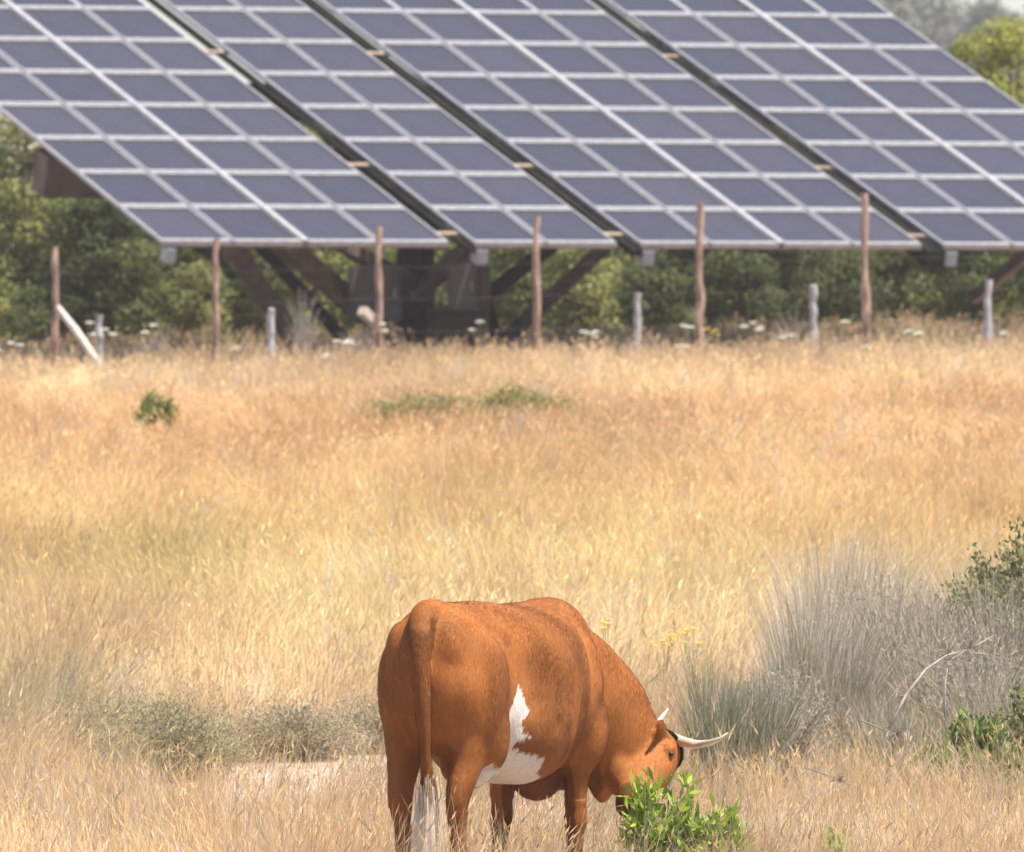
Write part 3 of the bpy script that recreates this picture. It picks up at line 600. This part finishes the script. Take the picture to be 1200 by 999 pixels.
def cow_body():
    bm = bmesh.new()
    T = [(-.86, 1.19, 1.00, .07), (-.82, 1.28, .88, .14), (-.72, 1.345, .76, .205), (-.58, 1.37, .74, .240), (-.40, 1.362, .68, .240), (-.2, 1.355, .62, .268), (0, 1.345, .58, .30),
         (.2, 1.34, .57, .305), (.36, 1.345, .59, .258), (.5, 1.36, .60, .225), (.64, 1.325, .64, .175), (.76, 1.23, .70, .14), (.84, 1.1, .80, .10)]
    rg = []
    for (x, zt, zb, w_) in interp_rings(T): rg.append(((x, 0, (zt + zb) / 2), EY, EZ, w_, (zt - zb) / 2, .90))
    loft(bm, rg, 32)
    # spine ridge, hip hooks, pins, ribs belly, loin
    for s_ in (-1, 1):
        ell(bm, (-.40, s_ * .12, 1.20), (.25, .10, .08)); ell(bm, (-.755, s_ * .10, 1.17), (.085, .08, .13))
        ell(bm, (.42, s_ * .16, .95), (.17, .11, .28), Matrix.Rotation(R(12), 3, 'Y')); ell(bm, (.49, s_ * .175, .80), (.13, .10, .19))
        ell(bm, (-.57, s_ * .15, 1.0), (.22, .125, .28)); ell(bm, (-.51, s_ * .185, .84), (.12, .075, .19), Matrix.Rotation(R(-14), 3, 'Y'))
    ell(bm, (.0, -.08, .85), (.42, .23, .27)); ell(bm, (.0, .07, .85), (.42, .23, .27))
    ell(bm, (.48, 0, 1.245), (.26, .11, .10)); ell(bm, (.62, -.04, .72), (.20, .13, .19)); ell(bm, (.46, .03, .65), (.17, .12, .16))
    ell(bm, (-.34, -.01, .68), (.16, .11, .11))                      # udder
    hind = [(-.56, .125, 1.12, .20, .11), (-.585, .135, .97, .205, .108), (-.60, .148, .83, .160, .084), (-.64, .140, .70, .112, .060), (-.70, .128, .59, .080, .050), (-.72, .120, .52, .070, .046), (-.705, .115, .44, .050, .037),
            (-.69, .115, .28, .040, .033), (-.68, .118, .18, .050, .044), (-.655, .12, .11, .042, .038), (-.635, .12, .06, .056, .050), (-.62, .12, .0, .064, .054)]
    for s_, dx in ((1, -.03), (-1, .02)):
        loft(bm, [((x + dx * min(1, (1.2 - z) * 1.3), s_ * y, z), EX, EY, a, b) for (x, y, z, a, b) in interp_rings(hind)], 16)
    fore = [(.47, .17, 1.0, .14, .07), (.455, .18, .83, .115, .075), (.45, .175, .70, .085, .065), (.45, .165, .58, .062, .053), (.455, .16, .47, .050, .046), (.46, .16, .41, .054, .050), (.455, .16, .34, .040, .038), (.455, .16, .2, .035, .033),
            (.46, .16, .14, .045, .042), (.475, .16, .09, .040, .038), (.485, .16, .05, .055, .05), (.495, .16, 0, .062, .055)]
    for s_, dx, dy in ((1, -.03, .03), (-1, .03, -.025)):
        loft(bm, [((x + dx * min(1, (1.0 - z) * 1.3), s_ * (y + dy * min(1, (1.0 - z) * 1.3)), z), EX, EY, a, b) for (x, y, z, a, b) in interp_rings(fore)], 16)
    # neck sweeps forward, down and to the right
    NK = [(.40, -.01, 1.04, .17, .27), (.56, -.045, 1.00, .155, .265), (.70, -.10, .905, .13, .25), (.82, -.16, .80, .115, .225), (.93, -.23, .71, .10, .165), (1.02, -.315, .68, .085, .105)]
    nk = interp_rings(NK); rg = []
    for i, q in enumerate(nk):
        d = Vector(nk[min(i + 1, len(nk) - 1)][:3]) - Vector(nk[max(i - 1, 0)][:3]); d.normalize(); side = d.cross(Vector(EZ)).normalized(); up = side.cross(d)
        rg.append((q[:3], side, up, q[3], q[4]))
    loft(bm, rg, 24)
    ell(bm, (.78, -.12, .66), (.13, .05, .20), Matrix.Rotation(R(-20), 3, 'Y')); ell(bm, (.84, -.20, .62), (.12, .06, .13))    # dewlap
    # head
    po, mu = Vector(POLL), Vector(MUZ); D = (mu - po).normalized(); Nn = Vector(FACE); Nn = (Nn - D * Nn.dot(D)).normalized(); Lh = Nn.cross(D)
    hd = [(-.045, .045, .04, -.01), (-.02, .085, .065, -.01), (.04, .105, .09, -.02), (.12, .108, .115, -.035), (.19, .092, .118, -.04), (.27, .072, .095, -.03), (.35, .060, .072, -.018), (.41, .066, .064, -.012), (.455, .064, .054, -.012), (.48, .040, .034, -.012)]
    loft(bm, [(po + D * q[0] + Nn * q[3], Lh, Nn, q[1], q[2], .92) for q in interp_rings(hd)], 20)
    for s_ in (-1, 1):   # brow, ear
        ell(bm, po + D * .10 + Lh * s_ * .085 + Nn * .03, (.035, .035, .035))
        e0 = po + D * .035 + Lh * s_ * .09 - Nn * .02; ed = (Lh * s_ * .9 - Nn * .15 + D * .55).normalized(); ef = ed.cross(Nn).normalized()
        loft(bm, [(e0 + ed * L_, ef, Nn, a, b) for (L_, a, b) in ((-.02, .02, .02), (.03, .030, .018), (.08, .045, .014), (.13, .036, .012), (.165, .012, .010))], 12)
    # tail
    tl = [(-.60, 0, 1.33, .05), (-.70, 0, 1.335, .058), (-.79, -.005, 1.315, .058), (-.86, -.025, 1.25, .058), (-.905, -.042, 1.15, .048), (-.918, -.055, 1.03, .040), (-.918, -.063, .90, .036), (-.91, -.068, .76, .034), (-.90, -.072, .64, .028), (-.895, -.074, .54, .016)]
    tr_ = interp_rings(tl); rg = []
    for i, q in enumerate(tr_):
        d = Vector(tr_[min(i + 1, len(tr_) - 1)][:3]) - Vector(tr_[max(i - 1, 0)][:3]); d.normalize(); u = Vector(EY); v = d.cross(u).normalized(); rg.append((q[:3], u, v, q[3], q[3] * .9))
    loft(bm, rg, 12)
    bmesh.ops.recalc_face_normals(bm, faces=bm.faces[:])
    me = bm_mesh('body_raw', bm); o = bpy.data.objects.new('body_raw', me); COL.objects.link(o)
    m_ = o.modifiers.new('r', 'REMESH'); m_.mode = 'VOXEL'; m_.voxel_size = .0095; m_.use_smooth_shade = True
    s_ = o.modifiers.new('s', 'SMOOTH'); s_.factor = .6; s_.iterations = 24
    dg = bpy.context.evaluated_depsgraph_get(); out = bpy.data.meshes.new_from_object(o.evaluated_get(dg)); bpy.data.objects.remove(o); out.name = 'body'
    for p_ in out.polygons: p_.use_smooth = True
    return out
body = cow_body()
N = len(body.vertices); co = np.zeros(N * 3, np.float32); body.vertices.foreach_get('co', co); co = co.reshape(-1, 3)
nm = np.zeros(N * 3, np.float32); body.vertices.foreach_get('normal', nm); nm = nm.reshape(-1, 3)
def gs(cx_, cz_, sx_, sz_): return np.exp(-((co[:, 0] - cx_) / sx_) ** 2 - ((co[:, 2] - cz_) / sz_) ** 2) * (np.abs(co[:, 1]) > .1)
dsp = -.018 * gs(-.22, 1.06, .14, .13) - .022 * gs(.24, .82, .07, .2) - .012 * gs(-.66, .92, .05, .12) + .012 * gs(.34, 1.12, .05, .2)
rib = np.sin((co[:, 0] + .25 * (1.1 - co[:, 2])) * 62) * .0035 * np.exp(-((co[:, 0] - .03) / .2) ** 2 - ((co[:, 2] - .92) / .17) ** 2)
und = (vnoise(co[:, 0] * 9 + co[:, 1] * 5, co[:, 2] * 8, 41) - .5) * .012
body_co = co + nm * ((dsp + rib + und * (co[:, 2] > .5))[:, None]); body.vertices.foreach_set('co', body_co.astype(np.float32).ravel()); body.update(); co = body_co
def in_poly(x, y, poly):
    ins = np.zeros(len(x), bool); j = len(poly) - 1
    for i in range(len(poly)):
        xi, yi = poly[i]; xj, yj = poly[j]; c = ((yi > y) != (yj > y)) & (x < (xj - xi) * (y - yi) / (yj - yi + 1e-12) + xi); ins ^= c; j = i
    return ins
PATCH = [(-.325, 1.02), (-.40, .93), (-.47, .84), (-.56, .72), (-.60, .5), (.06, .5), (.02, .60), (-.08, .645), (-.11, .70), (-.25, .73), (-.31, .745), (-.29, .79), (-.235, .80), (-.30, .825), (-.30, .86), (-.25, .905), (-.29, .935), (-.30, .975)]
jx = co[:, 0] + (vnoise(co[:, 0] * 60, co[:, 2] * 60, 3) - .5) * .022; jz = co[:, 2] + (vnoise(co[:, 0] * 60, co[:, 2] * 60, 4) - .5) * .022
white = in_poly(jx, jz, PATCH) & (co[:, 2] > .42) & ((co[:, 1] < -.06) | (co[:, 0] > -.22)) & (np.abs(co[:, 0]) < .6) & ~((co[:, 0] < -.42) & (np.abs(co[:, 1]) > .215) & (co[:, 2] < .95)) & (co[:, 0] > -.55)
base = np.tile([.325, .117, .031], (N, 1))
mot = vnoise(co[:, 0] * 4.2 + co[:, 1] * 3, co[:, 2] * 4.5, 7) * .6 + vnoise(co[:, 0] * 11 + co[:, 1] * 8, co[:, 2] * 10, 8) * .4
base *= (.55 + .85 * mot)[:, None]
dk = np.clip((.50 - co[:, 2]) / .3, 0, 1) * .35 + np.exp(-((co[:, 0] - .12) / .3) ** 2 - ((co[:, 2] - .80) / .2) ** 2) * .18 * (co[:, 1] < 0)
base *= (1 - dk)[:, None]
chest_shade = (co[:, 0] > .12) & (co[:, 0] < .75) & (co[:, 2] < .68) & (np.abs(co[:, 1]) < .16); base[chest_shade] *= .55  # shade under the chest is painted into the coat tint
muz = np.linalg.norm(co - np.array(MUZ), axis=1) < .09; base[muz] *= .35
tz = np.array([.5, .64, .76, .90, 1.03, 1.15, 1.25, 1.32]); tx_ = np.interp(co[:, 2], tz, [-.885, -.90, -.91, -.918, -.918, -.905, -.86, -.79]); ty_ = np.interp(co[:, 2], tz, [-.075, -.072, -.068, -.063, -.055, -.042, -.025, -.005])
tl_ = (np.hypot(co[:, 0] - tx_, co[:, 1] - ty_) < np.interp(co[:, 2], tz, [.040, .042, .042, .044, .047, .054, .062, .066])) & (co[:, 2] < 1.31); base[tl_] *= .56
base[white] = (.70, .64, .57)
hoof = co[:, 2] < .07; base[hoof] = (.06, .05, .04)
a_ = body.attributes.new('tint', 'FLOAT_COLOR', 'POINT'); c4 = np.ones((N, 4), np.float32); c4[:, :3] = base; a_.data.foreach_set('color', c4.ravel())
cm, t, p = mat('cow_coat'); n = t.nodes; at = n.new('ShaderNodeAttribute'); at.attribute_name = 'tint'
tc = n.new('ShaderNodeTexCoord'); mp = n.new('ShaderNodeMapping'); mp.inputs['Scale'].default_value = (1, 1, .35); no = n.new('ShaderNodeTexNoise'); no.inputs['Scale'].default_value = 60; no.inputs['Detail'].default_value = 5
t.links.new(tc.outputs['Object'], mp.inputs[0]); t.links.new(mp.outputs[0], no.inputs['Vector'])
hs = n.new('ShaderNodeHueSaturation'); mr = n.new('ShaderNodeMapRange'); mr.inputs['To Min'].default_value = .78; mr.inputs['To Max'].default_value = 1.2
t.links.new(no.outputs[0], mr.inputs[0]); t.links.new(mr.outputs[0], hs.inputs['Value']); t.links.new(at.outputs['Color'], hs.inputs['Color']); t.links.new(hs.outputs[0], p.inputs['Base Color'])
bp = n.new('ShaderNodeBump'); bp.inputs['Strength'].default_value = .35; bp.inputs['Distance'].default_value = .01; t.links.new(no.outputs[0], bp.inputs['Height']); t.links.new(bp.outputs[0], p.inputs['Normal'])
p.inputs['Roughness'].default_value = .7; p.inputs['Specular IOR Level'].default_value = .22; p.inputs['Sheen Tint'].default_value = (1, .8, .6, 1)
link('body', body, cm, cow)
# short coat hair lying along the body, each strand tinted like the skin under it
tri = np.zeros(len(body.loops), np.int32); body.loops.foreach_get('vertex_index', tri); ls = np.zeros(len(body.polygons), np.int32); body.polygons.foreach_get('loop_start', ls)
lt = np.zeros(len(body.polygons), np.int32); body.polygons.foreach_get('loop_total', lt); q4 = lt >= 3; ls = ls[q4]
nh = 230000; fi = rng.integers(0, len(ls), nh); a0, a1, a2 = tri[ls[fi]], tri[ls[fi] + 1], tri[ls[fi] + 2]
u_, v_ = rng.random(nh), rng.random(nh); P = co[a0] + (co[a1] - co[a0]) * u_[:, None] + (co[a2] - co[a1]) * (v_ * u_)[:, None]
nn = nm[a0]; fl = np.stack([-.55 - .2 * np.sin(P[:, 2] * 7 + P[:, 0] * 3), .25 * np.sin(P[:, 0] * 6 + P[:, 2] * 4), -.75 + 0 * P[:, 0]], 1) + rng.normal(0, .22, (nh, 3))
fl = unit(fl - nn * (fl * nn).sum(1)[:, None]); sd = np.cross(nn, fl); Lh_ = rng.uniform(.010, .022, nh)[:, None]; wh_ = rng.uniform(.0012, .0024, nh)[:, None]
V = np.zeros((nh, 4, 3)); V[:, 0] = P - sd * wh_ * .5; V[:, 1] = P + sd * wh_ * .5; P = P + nn * .0012; V[:, 0] = P - sd * wh_ * .5; V[:, 1] = P + sd * wh_ * .5; tipp = P + fl * Lh_ + nn * Lh_ * .06; V[:, 2] = tipp + sd * wh_ * .12; V[:, 3] = tipp - sd * wh_ * .12
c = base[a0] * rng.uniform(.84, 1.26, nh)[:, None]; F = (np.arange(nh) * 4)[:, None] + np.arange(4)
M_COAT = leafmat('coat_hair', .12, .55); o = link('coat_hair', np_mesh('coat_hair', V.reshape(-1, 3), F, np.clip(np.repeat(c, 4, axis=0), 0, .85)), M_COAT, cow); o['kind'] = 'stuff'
# tail switch: pale strands
A = Acc(); n_ = 1500; r_ = rng.normal(0, 1, (n_, 2)) * .017
P = np.stack([-.892 + r_[:, 0], -.074 + r_[:, 1], np.full(n_, .66) - rng.uniform(0, .16, n_)], 1); hh = -rng.uniform(.18, .42, n_)
c = np.tile([.86, .80, .70], (n_, 1)) * rng.uniform(.7, 1.2, n_)[:, None]; edge = (P[:, 2] > .61) & (rng.random(n_) < .6); c[edge] = np.array([.42, .24, .11]) * rng.uniform(.8, 1.2, edge.sum())[:, None]
V, F, C, _ = blades(P, hh, np.stack([rng.normal(0, .035, n_), -r_[:, 1] * 1.6 + rng.normal(0, .035, n_)], 1), np.full(n_, .0045), c, segs=4, bendpow=.9, face=rng.normal(0, .5, n_)); A.add(V, F, C)
M_HAIR = leafmat('tail_hair', .55, .5); M_BRUSH = surf('tail_brush', (.62, .56, .47), (.86, .82, .76), 26, .8, .5, stretch=(3, 3, .25))
bm = bmesh.new(); loft(bm, [((-.895 + dx_, -.075 + dy_, z_), EX, EY, a_ * .9, a_) for (z_, a_, dx_, dy_) in ((.62, .020, 0, 0), (.56, .030, 0, 0), (.48, .042, .002, 0), (.38, .047, .004, .003), (.28, .040, .004, .005), (.20, .024, .002, .004), (.14, .008, 0, 0))], 16)
o = link('tail_switch', bm_mesh('tail_switch', bm, True), M_BRUSH, cow); o['label'] = 'white brush of hair at the tail end'
link('strands', A.mesh('strands'), M_HAIR, o)['kind'] = 'stuff'
# horns, eyes, strap
M_HORN = surf('horn', (.36, .28, .19), (.58, .48, .36), 6, .4, .05); M_HTIP = surf('horn_tip', (.5, .4, .3), (.65, .58, .48), 6)
M_EYE = surf('eye', (.015, .010, .007), (.03, .02, .012), 5, .3, 0)
po, mu = Vector(POLL), Vector(MUZ); D = (mu - po).normalized(); Nn = Vector(FACE); Nn = (Nn - D * Nn.dot(D)).normalized(); Lh = Nn.cross(D)
ci = Matrix.Rotation(HD - R(90), 3, 'Z')
def cow_local(px, py, dd): return ci @ (S3(px, py, dd) - Vector((-.055, 70.64, -.035)))
for pts in ([(790, 866, 71.50), (800, 870, 71.40), (816, 873, 71.32), (832, 871, 71.28), (845, 866, 71.27), (853, 859, 71.27)], [(776, 866, 71.62), (772, 858, 71.72), (769, 851, 71.80), (775, 842, 71.86), (783, 831, 71.9)]):
    bm = bmesh.new(); L = [cow_local(*q) for q in pts]; k_ = len(L); tube_bm(bm, L, [.024, .023, .019, .014, .009, .002][:k_] if k_ == 6 else [.026, .022, .017, .010, .003], 12)
    link('horn', bm_mesh('horn', bm, True), M_HORN, cow)
for s_ in (-1, 1):
    bm = bmesh.new(); bmesh.ops.create_icosphere(bm, subdivisions=3, radius=.012, matrix=Matrix.Translation(po + D * .125 + Lh * s_ * .087 + Nn * .046)); link('eye', bm_mesh('eye', bm, True), M_EYE, cow)
bm = bmesh.new(); L = []
for k in range(17):
    a = 2 * math.pi * k / 16; L.append(po + D * (.0 + .02 * math.sin(a)) - Nn * .012 + Lh * math.cos(a) * .098 + Nn * math.sin(a) * .080)
tube_bm(bm, L, [.008] * 17, 6); link('head_rope', bm_mesh('head_rope', bm, True), M_DARK, cow)

# ------------------------------------------------------------------ air
bm = bmesh.new(); box(bm, -400, 400, -40, 1500, -14, 22); me = bm_mesh('haze', bm)
hm = bpy.data.materials.new('haze'); hm.use_nodes = True; t = hm.node_tree; t.nodes.clear(); out = t.nodes.new('ShaderNodeOutputMaterial'); pv = t.nodes.new('ShaderNodeVolumePrincipled')
pv.inputs['Color'].default_value = (.93, .93, .95, 1); pv.inputs['Density'].default_value = .00013; pv.inputs['Anisotropy'].default_value = .2
t.links.new(pv.outputs[0], out.inputs['Volume']); tag(link('haze', me, hm), kind='stuff')
